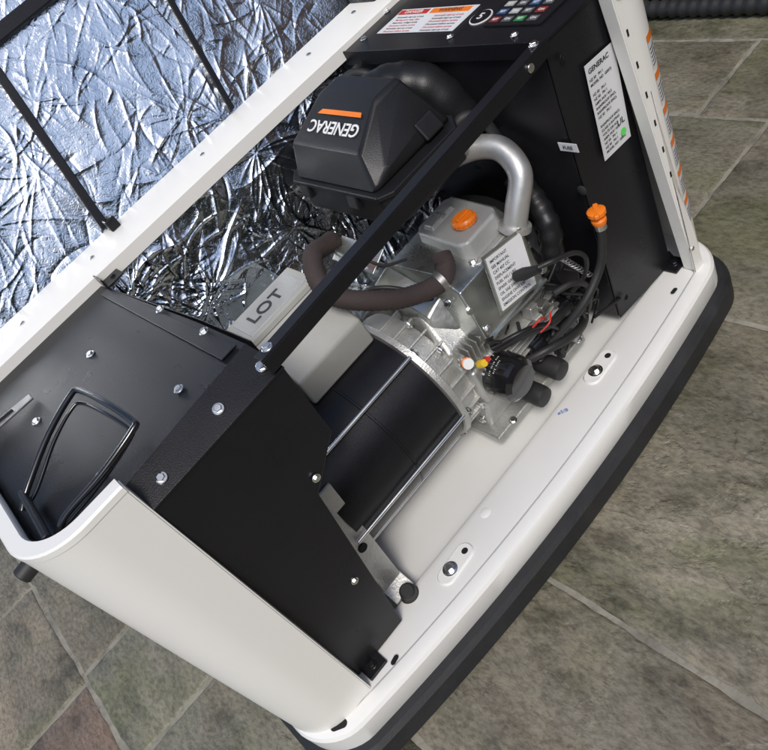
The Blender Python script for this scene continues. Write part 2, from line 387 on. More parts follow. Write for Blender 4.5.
# --- control compartment
mk('partition_wall',[P3(.960,.52,.125),P3(.992,.098,.125),P3(.988,.040,.782),P3(.960,.58,.782),P3(.966,.52,.125),P3(.998,.098,.125),P3(.994,.040,.782),P3(.966,.58,.782)],[(0,1,2,3),(4,5,6,7),(0,1,5,4),(1,2,6,5),(2,3,7,6),(3,0,4,7)],'black',G,.001)
sheet('control_box_front',[P3(.992,.092,.122),P3(1.165,.078,.122),P3(1.135,.030,.782),P3(.988,.034,.782)],(0,.004,0),'black',.0015)
sheet('control_box_top',[P3(.984,.030,.783),P3(1.145,.020,.783),P3(1.215,.09,.783),P3(1.215,.575,.783),P3(.956,.59,.783)],(0,0,.005),'black',.0015)
hull('control_box_edge',[P3(.980,.028,.760),P3(.984,.028,.760),P3(.954,.592,.760),P3(.958,.592,.760),P3(.980,.028,.790),P3(.984,.028,.790),P3(.954,.592,.790),P3(.958,.592,.790)],'black',G,.001)
zt=.789
quad('warning_label',(1.016,.475,zt),(.0,-.215,0),(.076,-.004,0),'label',G,.0008)
quad('warning_label_header',(1.074,.468,zt+.001),(.0,-.085,0),(.014,0,0),'red',G,.0005)
quad('warning_label_header',(1.074,.375,zt+.001),(.0,-.105,0),(.014,0,0),'orange',G,.0005)
text('warning_word','DANGER',(1.081,.425,zt+.0017),(0,-1,0),(1,0,0),.013,'textwhite',G,.0001)
text('warning_word','WARNING',(1.081,.322,zt+.0017),(0,-1,0),(1,0,0),.013,'textdark',G,.0001)
for r_ in range(6):
    for c_ in range(2):
        text('label_text',random.choice(['Hazardous voltage inside','Automatic start up of unit','Disconnect before service','Moving parts keep clear']),(1.021+r_*.0088,.421-c_*.108,zt+.0009),(0,-1,0),(1,0,0),.0074,'red' if (r_+c_)%2==0 else 'textdark',G,.0001)
lathe('round_badge',(1.054,.222,zt-.001),(0,0,1),[(0,.022),(.0015,.022)],'textwhite',G,32)
lathe('round_badge_face',(1.054,.222,zt),(0,0,1),[(0,.0195),(.0015,.0195)],'black',G,32)
text('badge_text','5',(1.054,.222,zt+.002),(0,-1,0),(1,0,0),.024,'textwhite',G,.0002)
quad('operator_panel',(1.024,.190,zt),(.0,-.125,0),(.13,-.006,0),'plastic',G,.003)
for i,cname in enumerate(('keyred','keygrey','keygreen','keygrey','keyblue','grey','keygrey','keyred','grey','keygrey','keyblue','keygrey')):
    quad('panel_key',(1.032+.022*(i//4),.184-.028*(i%4),zt+.0035),(0,-.020,0),(.014,0,0),cname,G,.0006)
    text('panel_key_print','ON' if i%2 else 'SET',(1.039+.022*(i//4),.174-.028*(i%4),zt+.0043),(0,-1,0),(1,0,0),.008,'textwhite',G,.0001)
quad('panel_display',(1.106,.18,zt+.0035),(0,-.09,0),(.032,0,0),'blackgloss',G,.0008)
for p in ((1.0,.50,.789),(1.09,.52,.789),(1.0,.10,.789),(1.0,.25,.789)): bolt(p,(0,0,1),.005,'zinc',G)
fy=lambda z:.0285+(.782-z)/.66*.054
def ff(x,z,d=.002): return Vector((x,fy(z)-d,z))
o_=ff(1.046,.505); quad('data_label',o_,ff(1.126,.497)-o_,ff(1.052,.695)-o_,'label',G,.0008)
text('data_label_title','GENERAC',ff(1.057,.680,.0034),(1,0,-.08),(0,-.08,1),.0125,'textdark',G,.0002,'LEFT')
for i in range(17):
    if i in (2,9): continue
    z=.664-i*.0092
    text('data_label_text',random.choice(['MODEL NO  G0072','SERIAL  3009033','VOLTS 230 AC','AMPS 34.8 / 43.5','HZ 50   PH 1','RPM 3000  KVA 8','RAINPROOF ENCL','CLASS H RATING']),ff(1.055,z,.0034),(1,0,-.08),(0,-.08,1),.0068,'textdark',G,.0001,'LEFT')
text('data_label_mark','UL',ff(1.097,.545,.0034),(1,0,-.08),(0,-.08,1),.018,'textdark',G,.0001,'LEFT')
lathe('quality_sticker',ff(1.108,.522,.004),(0,-1,0),[(0,.0075),(.0006,.0075)],'green',G,20)
quad('fuse_label',Vector((.983,.075,.578)),Vector((0,-.040,0)),Vector((0,0,.017)),'label',G,.0012)
text('fuse_text','FUSE',(.9805,.055,.5865),(0,-1,0),(0,0,1),.010,'textdark',G,.0001)
lathe('dark_grommet',(.984,.06,.49),(-1,0,0),[(0,.010),(.003,.010),(.005,.007)],'rubber',G,20)
for z in (.74,.40,.17): bolt(ff(1.012,z,.001),(0,-1,0),.005,'black',G)
def cp(ad,zz,rad=.0912):
    yb=.09+(.80-zz)/.68*.016
    return Vector((1.155+rad*math.cos(math.radians(ad)),yb+rad*math.sin(math.radians(ad)),zz))
def wrapstrip(name,a0,a1,z0,z1,mat,rad):
    V=[];F=[]
    for i in range(7):
        a=a0+(a1-a0)*i/6; V+= [cp(a,z0,rad),cp(a,z1,rad)]
    for i in range(6): F.append((2*i,2*i+2,2*i+3,2*i+1))
    mk(name,V,F,mat,G)
for i in range(6):
    z=.60-i*.072
    wrapstrip('hazard_sticker',283,312,z,z+.064,'label',.0908)
    wrapstrip('hazard_sticker_header',283,312,z+.050,z+.064,'orange',.0911)
    for k in range(5): wrapstrip('hazard_print',285,300+3*(k%3),z+.006+k*.0075,z+.0085+k*.0075,'textdark',.0911)
for i in range(9):
    z=.70-i*.062; xx=1.118+(.80-z)/.68*.046
    box('post_slot',(xx+.008,(.80-z)/.68*.016-.0004,z),(.004,.0012,.012),'dark',G,.0)
bolt((1.132,-.001,.77),(0,-1,0),.006,'zinc',G); bolt((1.160,.012,.19),(0,-1,0),.005,'zinc',G)

# ================================================================= ENGINE
E=G
lathe('alternator_can',(.27,.285,.295),(1,0,0),[(0,.12),(.004,.152),(.30,.152),(.304,.14)],'black',E,64)
lathe('alternator_rear_bell',(.235,.285,.295),(1,0,0),[(0,.06),(.01,.11),(.028,.135),(.038,.150)],'alu',E,48)
lathe('alternator_band',(.44,.285,.295),(1,0,0),[(0,.152),(.001,.1535),(.005,.1535),(.006,.152)],'black',E,64)
lathe('alternator_flange',(.572,.285,.295),(1,0,0),[(0,.148),(.002,.158),(.014,.160),(.018,.150),(.045,.148),(.060,.142)],'alu',E,64)
for ang in (128,188,240,50):
    a=math.radians(ang); y=.285+.161*math.cos(a); z=.295+.161*math.sin(a)
    cyl('long_stator_bolt',(.262,y,z),(.575,y,z),.0042,'zinc',E,12)
    bolt((.586,y,z),(1,0,0),.007,'zinc',E)
hull('regulator_cover',[P3(x,y,z) for x in(.398,.568) for (y,z) in ((.265,.446),(.265,.508),(.350,.580),(.440,.580),(.440,.44))],'grey',E,.006,3)
hull('regulator_top',[P3(x,y,z) for x in(.394,.572) for (y,z) in ((.344,.577),(.446,.577),(.348,.590),(.442,.590))],'grey',E,.003)
hull('regulator_recess',[P3(x,y,z) for x in(.410,.556) for (y,z) in ((.358,.5895),(.430,.5895),(.358,.5915),(.430,.5915))],'greycast',E,.001)
text('regulator_lettering','LOT',(.475,.394,.5925),(1,0,0),(0,1,0),.045,'textdark',E,.0005)
hull('support_strap',[P3(x,y,.40) for x in(.255,.302) for y in(.150,.156)]+[P3(x,y,.135) for x in(.230,.277) for y in(.112,.118)],'alu',E,.001)
hull('support_strap_foot',[P3(.228,.085,.118),P3(.279,.085,.118),P3(.228,.117,.137),P3(.279,.117,.137),P3(.228,.085,.122),P3(.279,.085,.122),P3(.228,.117,.141),P3(.279,.117,.141)],'alu',E,.001)
cyl('support_hole',(.262,.1310,.250),(.262,.127,.250),.010,'dark',E)
lathe('rubber_mount',(.258,.082,.100),(0,-.3,1),[(0,.020),(.020,.020),(.026,.016),(.046,.016),(.050,.012)],'rubber',E,24)
# crankcase
hull('crankcase',[P3(x,y,z) for x,y,z in ((.625,.16,.14),(.90,.16,.14),(.625,.42,.14),(.90,.42,.14),(.625,.13,.22),(.90,.13,.22),(.625,.45,.22),(.90,.45,.22),(.625,.15,.38),(.90,.15,.38),(.625,.43,.38),(.90,.43,.38),(.65,.22,.44),(.88,.22,.44),(.65,.36,.44),(.88,.36,.44))],'alu',E,.010,3)
for k in range(6):
    box('casting_rib',(.638+k*.012,.141,.345),(.003,.03,.08),'alu',E,.001,(8,0,0))
for k in range(10):
    a=math.radians(95+k*14); box('bell_rib',(.615,.285+.145*math.cos(a),.295+.145*math.sin(a)),(.055,.005,.02),'alu',E,.0015,(math.degrees(a)-90,0,0))
box('oil_filter_adapter',(.672,.150,.285),(.090,.06,.090),'alu',E,.010,(0,0,0),.9,3)
box('sump_flange',(.76,.285,.135),(.30,.32,.02),'alu',E,.004)
for x in (.66,.74,.82,.89): bolt((x,.125,.148),(0,-.3,1),.006,'zinc',E)
for (y,z) in ((.16,.40),(.135,.24),(.17,.17),(.22,.45)): bolt((.624,y,z),(-1,0,.0),.007,'zinc',E)
# oil filter
FA=(.05,-1,-.10)
FO=Vector((.684,.162,.282))
lathe('oil_filter',FO,FA,[(0,.044),(.006,.0475),(.012,.0445),(.016,.0465),(.078,.0465),(.090,.044),(.098,.034),(.099,.014)],'blackgloss',E,48)
axf,uf,vf_=frame(FA)
camd=Vector((-.35,0,1)); camd=(camd-axf*camd.dot(axf)).normalized()
for j,(tx,off,sz) in enumerate((('FILTER',.036,.010),('use with oil',.050,.0052),('turn 3/4',.058,.0052))):
    for q in range(len(tx)):
        an=math.radians((q-len(tx)/2)*(13 if j==0 else 4.6)); rad_=(camd*math.cos(an)+axf.cross(camd)*math.sin(an))
        tan=axf.cross(rad_); text('filter_print',tx[q],FO+axf*off+rad_*.0468,tan,rad_.cross(tan),sz,'textwhite',E,.0001)
for (x,z,l) in ((.785,.195,.078),(.722,.180,.075)):
    lathe('rubber_engine_mount',(x,.15,z),(.02,-1,-.12),[(0,.014),(.02,.022),(l-.012,.023),(l-.003,.021),(l,.014)],'rubber',E,28)
    lathe('mount_collar',(x,.16,z),(.02,-1,-.12),[(0,.018),(.012,.018)],'steel',E,20)
lathe('pressure_switch_hex',(.634,.125,.370),(-.3,-1,.5),[(0,.012),(.012,.012)],'zinc',E,6)
lathe('pressure_switch',(.631,.114,.376),(-.3,-1,.5),[(0,.008),(.010,.008),(.012,.0105),(.020,.0105)],'textwhite',E,18)
lathe('pressure_switch_ring',(.6285,.106,.3805),(-.3,-1,.5),[(0,.0112),(.006,.0112),(.007,.008)],'orange',E,18)
lathe('pressure_switch_boot',(.650,.108,.350),(.1,-1,.6),[(0,.008),(.010,.009),(.020,.007)],'yellow',E,18)
lathe('hose_barb',(.660,.105,.348),(.1,-.6,.5),[(0,.006),(.010,.0075),(.020,.005)],'red',E,14)
# front cylinder with galvanised shroud
hull('cylinder_shroud',[P3(x,y,z) for x,y,z in ((.672,.140,.345),(.690,.108,.375),(.860,.108,.370),(.880,.14,.33),(.672,.30,.36),(.88,.30,.36),(.705,.140,.475),(.715,.20,.495),(.895,.145,.470),(.905,.21,.495),(.705,.33,.50),(.905,.33,.50))],'galv',E,.004)
hull('shroud_wing',[P3(x,y,z) for x,y,z in ((.655,.20,.44),(.655,.33,.49),(.700,.20,.455),(.70,.33,.50),(.640,.19,.385),(.64,.31,.40),(.69,.15,.37))],'galv',E,.004)
hull('shroud_lip',[P3(x,y,z) for x,y,z in ((.692,.098,.372),(.862,.098,.366),(.692,.110,.362),(.862,.110,.357),(.692,.098,.378),(.862,.098,.372),(.692,.110,.376),(.862,.110,.371))],'galv',E,.001)
for i in range(5): box('cooling_fin',(.775,.205,.280+i*.013),(.19,.19,.004),'alu',E,.001,(12,0,0))
lo=P3(.742,.098,.405); lu=Vector((.092,.0,-.020)); lv=Vector((.030,.020,.098))
quad('label_plate',lo-lu*.06-lv*.06+Vector((0,.003,0)),lu*1.12,lv*1.12,'galv',E,.002)
quad('engine_label',lo,lu,lv,'label',E,.0012)
nl=lu.cross(lv).normalized(); nl=nl if nl.y<0 else -nl
for i in range(9):
    text('engine_label_text',['EMISSION CONTROL','ENGINE OHVI 530','OIL SAE 5W-30','SPARK GAP 0.76','FUEL NG / LPG','DISPLACEMENT','CAT 407 CC','SEE MANUAL','IMPORTANT'][i],lo+lu*.06+lv*(.08+.103*i)+nl*.0016,lu,lv,.0080,'textdark',E,.0001,'LEFT')
for p in ((.70,.128,.44),(.88,.135,.43),(.705,.110,.39),(.87,.108,.385)): bolt(p,(-.2,-1,.3),.006,'zinc',E)
for p in ((.69,.17,.455),(.672,.25,.45)): bolt(p,(-1,-.3,.5),.006,'zinc',E)
DZ=-.028
vc=[]
for (x,y) in ((.768,.178),(.782,.160),(.868,.160),(.885,.178),(.892,.30),(.878,.318),(.790,.318),(.774,.30)):
    vc+= [P3(x,y,.505+DZ)]; vc+=[P3(.83+(x-.83)*.93,.24+(y-.24)*.93,.548+DZ)]
hull('valve_cover',vc,'greycast',E,.007,4)
vf=[]
for (x,y) in ((.758,.168),(.778,.148),(.872,.148),(.895,.170),(.902,.31),(.884,.328),(.784,.328),(.764,.31)): vf+=[P3(x,y,.490+DZ),P3(x,y,.508+DZ)]
hull('valve_cover_flange',vf,'alu',E,.003)
for p in ((.775,.165),(.885,.165),(.89,.312),(.778,.312)): bolt((p[0],p[1],.508+DZ),(0,0,1),.007,'zinc',E)
hull('valve_cover_ridge',[P3(x,y,.545+DZ) for x in(.79,.86) for y in(.262,.295)]+[P3(x,y,.556+DZ) for x in(.795,.855) for y in(.268,.29)],'greycast',E,.003)
text('cover_cast_text','OHVI',(.826,.279,.5565+DZ),(0,-1,0),(1,0,0),.016,'alu',E,.0008)
lathe('oil_cap_neck',(.826,.205,.545+DZ),(0,0,1),[(0,.020),(.010,.019)],'greycast',E,32)
lathe('oil_filler_cap',(.826,.205,.553+DZ),(0,0,1),[(0,.0225),(.008,.0230),(.012,.0205),(.0135,.0190)],'orange',E,40)
hull('oil_cap_grip',[P3(.826+sx*.017,.205+sy*.005,z+DZ) for sx in(-1,1) for sy in(-1,1) for z in(.564,.572)],'orange',E,.002)
for i in range(16):
    a=2*math.pi*i/16; box('cap_knurl',(.826+.0225*math.cos(a),.205+.0225*math.sin(a),.5585+DZ),(.004,.0035,.009),'orange',E,.0008,(0,0,math.degrees(a)))
lathe('spark_plug_boot',(.795,.090,.445),(.35,-1,.35),[(0,.010),(.02,.012),(.035,.010),(.055,.0075)],'rubber',E,20)
tube('spark_plug_lead',[(.812,.045,.463),(.84,.028,.46),(.89,.030,.43),(.925,.050,.375),(.925,.075,.32),(.89,.10,.29)],.0048,'rubber',E)
tube('exhaust_elbow',[(.875,.33,.585),(.905,.265,.605),(.930,.215,.612),(.943,.170,.600),(.930,.135,.562),(.895,.135,.515),(.872,.145,.470)],.0225,'silverpipe',E,24,10)
lathe('elbow_flange',(.880,.142,.485),(-.4,.2,-.8),[(0,.031),(.010,.032)],'alu',E,28)
tube('air_hose',[(.962,.20,.52),(.955,.16,.48),(.935,.125,.43),(.915,.13,.36),(.91,.16,.30)],.023,'plastic',E,20,10,.0012,2)
tube('wrapped_pipe',[(.66,.40,.585),(.649,.38,.596),(.60,.352,.622),(.577,.33,.62),(.556,.30,.605),(.552,.275,.585),(.575,.245,.556),(.623,.212,.520),(.665,.195,.500),(.705,.182,.492),(.732,.185,.505),(.745,.20,.52)],.0185,'wrap',E,18,12,.0006,1)
lathe('pipe_clamp',(.700,.183,.492),(1,-.2,.05),[(0,.0215),(.012,.0215)],'steel',E,24)
lathe('blower_housing',(.895,.285,.300),(1,0,0),[(0,.150),(.004,.172),(.045,.176),(.055,.165)],'plastic',E,56)
sp=[(.895+.006*math.cos(t*1.1)+t*.0008,.075+.006*math.sin(t*1.1),.40-t*.0016) for t in range(0,60)]
tube('governor_spring_coil',sp,.0014,'steel',E,6,2)
# air cleaner
AD=P3(.020,-.032,.040)
ab=[P3(.668,.225,.60),P3(.668,.475,.60),P3(.69,.50,.60),P3(.855,.50,.60),P3(.875,.47,.60),P3(.875,.235,.60),P3(.85,.205,.60),P3(.690,.205,.60)]
ab=[p+AD for p in ab]
hull('air_cleaner_base',ab+[p+Vector((0,0,.062)) for p in ab],'plastic',E,.006,3)
acx=sum(p.x for p in ab)/8; acy=sum(p.y for p in ab)/8
ab2=[Vector((acx+(p.x-acx)*1.04,acy+(p.y-acy)*1.035,.698)) for p in ab]
hull('air_cleaner_flange',ab2+[p+Vector((0,0,.010)) for p in ab2],'plastic',E,.003)
c5=[P3(.700,.262,.725),P3(.700,.470,.728),P3(.790,.455,.766),P3(.790,.285,.764)]
hull('air_cleaner_cover',[p+AD for p in [P3(.673,.228,.668),P3(.673,.475,.668),P3(.87,.48,.668),P3(.87,.225,.668)]+c5+[P3(.850,.285,.764),P3(.850,.455,.766),P3(.845,.235,.70),P3(.71,.225,.69)]],'plastic',E,.008,4)
a0,a1,a2,a3=[p+AD for p in c5]
nrm=((a0-a1).cross(a2-a1)); nrm=nrm.normalized(); nrm=-nrm if nrm.z<0 else nrm
cc=(a0+a1+a2+a3)/4+nrm*.0015
u_=Vector((0,1,.01)).normalized(); v_=nrm.cross(u_); v_=v_ if v_.x<0 else -v_
text('cover_lettering','GENERAC',cc+v_*.010-u_*.006,u_,v_,.033,'textwhite',E,.0006)
s0=cc-v_*.013-u_*.070
hull('cover_orange_stripe',[s0+nrm*h for h in(-.0005,.0006)]+[s0+u_*.128+nrm*h for h in(-.0005,.0006)]+[s0+u_*.118-v_*.009+nrm*h for h in(-.0005,.0006)]+[s0+u_*.004-v_*.009+nrm*h for h in(-.0005,.0006)],'orange',E,0)
hull('cover_recess_latch',[p+AD for p in (P3(.80,.222,.672),P3(.845,.222,.672),P3(.80,.240,.705),P3(.845,.24,.705),P3(.80,.214,.676),P3(.845,.214,.676),P3(.80,.232,.708),P3(.845,.232,.708))],'plastic',E,.004)
for yy in (.27,.42): box('cover_clip',(.688,yy,.690),(.012,.03,.034),'plastic',E,.003,(0,15,0))
tube('intake_duct',[(.82,.39,.73),(.88,.365,.752),(.915,.325,.750),(.938,.285,.725),(.952,.262,.66),(.962,.255,.60)],.042,'plastic',E,28,10,.0008,3)
tube('breather_hose',[(.86,.50,.67),(.90,.52,.735),(.935,.50,.755),(.952,.46,.74),(.955,.43,.69)],.010,'rubber',E)
tube('fuel_hose',[(.88,.24,.64),(.92,.215,.68),(.95,.20,.66),(.962,.19,.60)],.010,'rubber',E)
lathe('mixer_body',(.90,.24,.63),(-.3,-.3,.9),[(0,.028),(.012,.032),(.016,.032),(.03,.024)],'alu',E,28)
box('solenoid_bracket',(.662,.33,.565),(.05,.11,.004),'galv',E,.001,(10,-25,0))
hull('bracket_gusset',[P3(.64,.30,.58),P3(.64,.40,.60),P3(.70,.33,.54),P3(.70,.40,.54),P3(.645,.30,.53)],'galv',E,.003)
lathe('orange_plug',(.648,.300,.585),(-.4,-.5,.7),[(0,.012),(.006,.013),(.020,.011)],'orange',E,16)
tube('wire_a',[(.62,.30,.56),(.64,.27,.585),(.66,.25,.56),(.70,.24,.54)],.003,'rubber',E)
tube('wire_b',[(.60,.34,.50),(.63,.28,.52),(.66,.24,.50),(.69,.21,.45)],.0045,'rubber',E)
tube('dipstick_tube',[(.957,.020,.440),(.952,.024,.40),(.93,.034,.345),(.87,.048,.300),(.80,.10,.245),(.76,.14,.23)],.0085,'rubber',E,14)
lathe('dipstick_collar',(.957,.020,.430),(.05,0,1),[(0,.011),(.012,.011)],'zinc',E,18)
lathe('dipstick_handle',(.958,.020,.441),(.05,0,1),[(0,.012),(.006,.014),(.010,.014),(.014,.009),(.020,.009),(.022,.017),(.029,.017),(.031,.013)],'orange',E,20)
box('dipstick_wings',(.959,.020,.468),(.040,.010,.010),'orange',E,.003,(0,0,40))
rs=random.Random(5)
tube('loom_a',[(.70,.12,.33),(.75,.085,.335),(.80,.075,.31),(.85,.08,.29),(.90,.11,.25)],.008,'rubber',E)
tube('loom_b',[(.69,.11,.35),(.74,.075,.355),(.79,.07,.325),(.83,.085,.26),(.84,.12,.20)],.0055,'plastic',E)
tube('loom_c',[(.73,.13,.24),(.78,.09,.25),(.84,.08,.23),(.90,.10,.20),(.95,.14,.18)],.009,'rubber',E)
tube('loom_d',[(.84,.07,.36),(.88,.06,.35),(.92,.07,.30),(.93,.10,.22),(.94,.15,.16)],.006,'rubber',E)
tube('red_wire',[(.76,.07,.345),(.775,.055,.36),(.79,.06,.35),(.80,.07,.33)],.0022,'red',E)
tube('red_wire_b',[(.77,.06,.33),(.79,.05,.34),(.81,.06,.345)],.0018,'red',E)
for k in range(18):
    a=Vector((rs.uniform(.70,.93),rs.uniform(.09,.13),rs.uniform(.18,.36))); b=a+Vector((rs.uniform(-.06,.07),rs.uniform(-.03,.0),rs.uniform(-.05,.05))); c=b+Vector((rs.uniform(-.03,.04),.02,rs.uniform(-.06,.02)))
    tube('loom_wire',[a,b,c],rs.choice([.0025,.0035,.005]),rs.choice(['rubber','plastic','rubber','plastic']),E,8)
for k in range(14):
    p=(rs.uniform(.73,.92),rs.uniform(.105,.125),rs.uniform(.17,.34)); box('engine_fitting',p,(rs.uniform(.012,.035),.025,rs.uniform(.012,.03)),rs.choice(['plastic','steel','alu','rubber']),E,.003,(rs.uniform(-20,20),rs.uniform(-20,20),rs.uniform(-20,20)))
cyl('starter_motor',(.765,.125,.245),(.90,.125,.245),.032,'blackgloss',E,32)

# ================================================================= GROUND
def patio():
    xs=[-3.6,-2.95,-2.4,-1.85,-1.3,-.88,-.38,.07,.455,1.153,1.80,2.15,2.62]
    fixed={5:[.30,.755,1.22],6:[-.35,.45,.78,1.35],7:[-.60,.05,.7],8:[-.78,.10,.62],9:[-.62,.21,.85],10:[-.3,.42,1.0]}
    bm=bmesh.new(); cl=bm.loops.layers.color.new('tint'); rs=random.Random(3)
    def slab(x0,x1,y0,y1):
        g=.0026; x0+=g+rs.uniform(0,.002);x1-=g;y0+=g;y1-=g+rs.uniform(0,.002)
        P=[]
        def edge(a,b):
            L_=math.dist(a,b); n=max(2,int(L_/.022)); wob=0
            for i in range(n):
                t=i/n; wob=wob*.6+rs.uniform(-.0022,.0022)
                P.append((a[0]+(b[0]-a[0])*t+(wob if abs(b[1]-a[1])>abs(b[0]-a[0]) else 0),a[1]+(b[1]-a[1])*t+(wob if abs(b[0]-a[0])>abs(b[1]-a[1]) else 0)))
        j=lambda:rs.uniform(-.003,.003)
        c=[(x0+abs(j()),y0+abs(j())),(x1-abs(j()),y0+abs(j())),(x1-abs(j()),y1-abs(j())),(x0+abs(j()),y1-abs(j()))]
        for i in range(4): edge(c[i],c[(i+1)%4])
        cx,cy=(x0+x1)/2,(y0+y1)/2; zt=rs.uniform(-.0015,.0)-.0005
        def ring(ins,z):
            out=[]
            for p in P:
                sx=1-ins/max(.05,(x1-x0)/2); sy=1-ins/max(.05,(y1-y0)/2)
                out.append(bm.verts.new((cx+(p[0]-cx)*sx,cy+(p[1]-cy)*sy,z+rs.uniform(-.0006,.0006))))
            return out
        R=[ring(-.001,-.03),ring(0,-.006),ring(.003,zt-.0015),ring(.009,zt)]
        tint=(rs.random(),rs.random(),rs.random(),1)
        if abs(cx+.63)<.05 and abs(cy-.53)<.1: tint=(.99,.5,.5,1)
        elif tint[0]>.9: tint=(.6,tint[1],tint[2],1)
        fs=[]
        for a,b in zip(R[:-1],R[1:]):
            for i in range(len(P)):
                k=(i+1)%len(P); fs.append(bm.faces.new((a[i],a[k],b[k],b[i])))
        fs.append(bm.faces.new(R[-1]))
        for f in fs:
            f.smooth=True
            for l in f.loops: l[cl]=tint
    for i in range(len(xs)-1):
        ys=[-3.5]; F_=fixed.get(i,[])
        lim=min(F_) if F_ else 9
        y=-3.5
        while y+1.2<(lim if F_ else 3.5):
            y+=rs.choice([.42,.55,.7,.88]); ys.append(y)
        ys+=F_; y=ys[-1]
        while y<3.3: y+=rs.choice([.42,.55,.7,.88]); ys.append(y)
        for a,b in zip(ys[:-1],ys[1:]):
            if b-a>.05: slab(xs[i],xs[i+1],a,b)
    me=bpy.data.meshes.new('stone_patio'); bm.to_mesh(me); bm.free(); return me
m,nt,b=newmat('riven_sandstone'); tc=N(nt,'ShaderNodeTexCoord'); co=tc.outputs['Object']
at=N(nt,'ShaderNodeAttribute',attribute_name='tint'); sep=N(nt,'ShaderNodeSeparateColor'); nt.links.new(at.outputs['Color'],sep.inputs[0])
ad=N(nt,'ShaderNodeVectorMath',operation='MULTIPLY_ADD'); nt.links.new(at.outputs['Color'],ad.inputs[0]); ad.inputs[1].default_value=(9,9,9); nt.links.new(co,ad.inputs[2])
mpv=N(nt,'ShaderNodeMapping'); mpv.inputs['Scale'].default_value=(1.0,.5,1); mpv.inputs['Rotation'].default_value=(0,0,.6); nt.links.new(ad.outputs[0],mpv.inputs['Vector'])
cv=mpv.outputs[0]
n1=noise(nt,cv,2.6,7,.60,.8); n2=noise(nt,cv,10,7,.70,.3); n3=noise(nt,cv,120,4,.7); n5=noise(nt,cv,1.9,6,.65,1.0)
r1=ramp(nt,n1.outputs['Fac'],[(.28,(.120,.112,.090)),(.44,(.190,.176,.140)),(.57,(.252,.230,.182)),(.75,(.34,.31,.25))])
rg=ramp(nt,n5.outputs['Fac'],[(.36,(.70,.76,.56)),(.50,(1,1,1)),(.70,(1.10,.97,.88))])
mg=N(nt,'ShaderNodeMixRGB',blend_type='MULTIPLY'); mg.inputs[0].default_value=.85; nt.links.new(r1.outputs[0],mg.inputs[1]); nt.links.new(rg.outputs[0],mg.inputs[2])
r2=ramp(nt,n2.outputs['Fac'],[(.34,(.36,.36,.33)),(.48,(.9,.9,.88)),(.58,(1,1,1)),(.72,(1.15,1.1,1.02))])
mu=N(nt,'ShaderNodeMixRGB',blend_type='MULTIPLY'); mu.inputs[0].default_value=.85; nt.links.new(mg.outputs[0],mu.inputs[1]); nt.links.new(r2.outputs[0],mu.inputs[2])
r3=ramp(nt,n3.outputs['Fac'],[(.34,.50),(.6,1.14)])
mu2=N(nt,'ShaderNodeMixRGB',blend_type='MULTIPLY'); mu2.inputs[0].default_value=.8; nt.links.new(mu.outputs[0],mu2.inputs[1]); nt.links.new(r3.outputs[0],mu2.inputs[2])
rt=ramp(nt,sep.outputs[0],[(0,(.90,.92,.88)),(.3,(.99,.98,.93)),(.6,(1.06,1.01,.95)),(.9,(1.0,1.0,.97)),(.96,(1.22,.98,.94))])
mu3=N(nt,'ShaderNodeMixRGB',blend_type='MULTIPLY'); mu3.inputs[0].default_value=1; nt.links.new(mu2.outputs[0],mu3.inputs[1]); nt.links.new(rt.outputs[0],mu3.inputs[2])
nt.links.new(mu3.outputs[0],b.inputs['Base Color'])
rr_=ramp(nt,n2.outputs['Fac'],[(.3,.34),(.7,.70)]); nt.links.new(rr_.outputs[0],b.inputs['Roughness'])
mm=N(nt,'ShaderNodeMath',operation='MULTIPLY'); mm.inputs[1].default_value=12; nt.links.new(n1.outputs['Fac'],mm.inputs[0])
fl=N(nt,'ShaderNodeMath',operation='FLOOR'); nt.links.new(mm.outputs[0],fl.inputs[0])
frc=N(nt,'ShaderNodeMath',operation='FRACT'); nt.links.new(mm.outputs[0],frc.inputs[0])
sm=N(nt,'ShaderNodeMapRange',interpolation_type='SMOOTHSTEP'); sm.inputs[1].default_value=.66; sm.inputs[2].default_value=1; nt.links.new(frc.outputs[0],sm.inputs[0])
st=N(nt,'ShaderNodeMath',operation='ADD'); nt.links.new(fl.outputs[0],st.inputs[0]); nt.links.new(sm.outputs[0],st.inputs[1])
b1=N(nt,'ShaderNodeBump'); b1.inputs['Strength'].default_value=.65; b1.inputs['Distance'].default_value=.0028; nt.links.new(st.outputs[0],b1.inputs['Height'])
b2=N(nt,'ShaderNodeBump'); b2.inputs['Strength'].default_value=.65; b2.inputs['Distance'].default_value=.011; nt.links.new(n2.outputs['Fac'],b2.inputs['Height']); nt.links.new(b1.outputs[0],b2.inputs['Normal'])
b3=N(nt,'ShaderNodeBump'); b3.inputs['Strength'].default_value=.6; b3.inputs['Distance'].default_value=.0013; nt.links.new(n3.outputs['Fac'],b3.inputs['Height']); nt.links.new(b2.outputs[0],b3.inputs['Normal'])
nt.links.new(b3.outputs[0],b.inputs['Normal']); M['stone']=m
me=patio(); me.materials.append(M['stone']); po=bpy.data.objects.new('stone_patio',me); COL.objects.link(po)
M['mortar']=paint('mortar',(.25,.235,.19),.9,0,1,160,.35,.85)
mk('mortar_bed',[(-3.6,-3.5,-.0045),(2.62,-3.5,-.0045),(2.62,4.2,-.0045),(-3.6,4.2,-.0045)],[(0,1,2,3)],'mortar',po,0,False)
M['grass']=paint('lawn_grass',(.05,.09,.025),.9,0,1,60,.4,.4)
mk('lawn',[(-150,-150,-.04),(150,-150,-.04),(150,150,-.04),(-150,150,-.04)],[(0,1,2,3)],'grass',None,0,False)
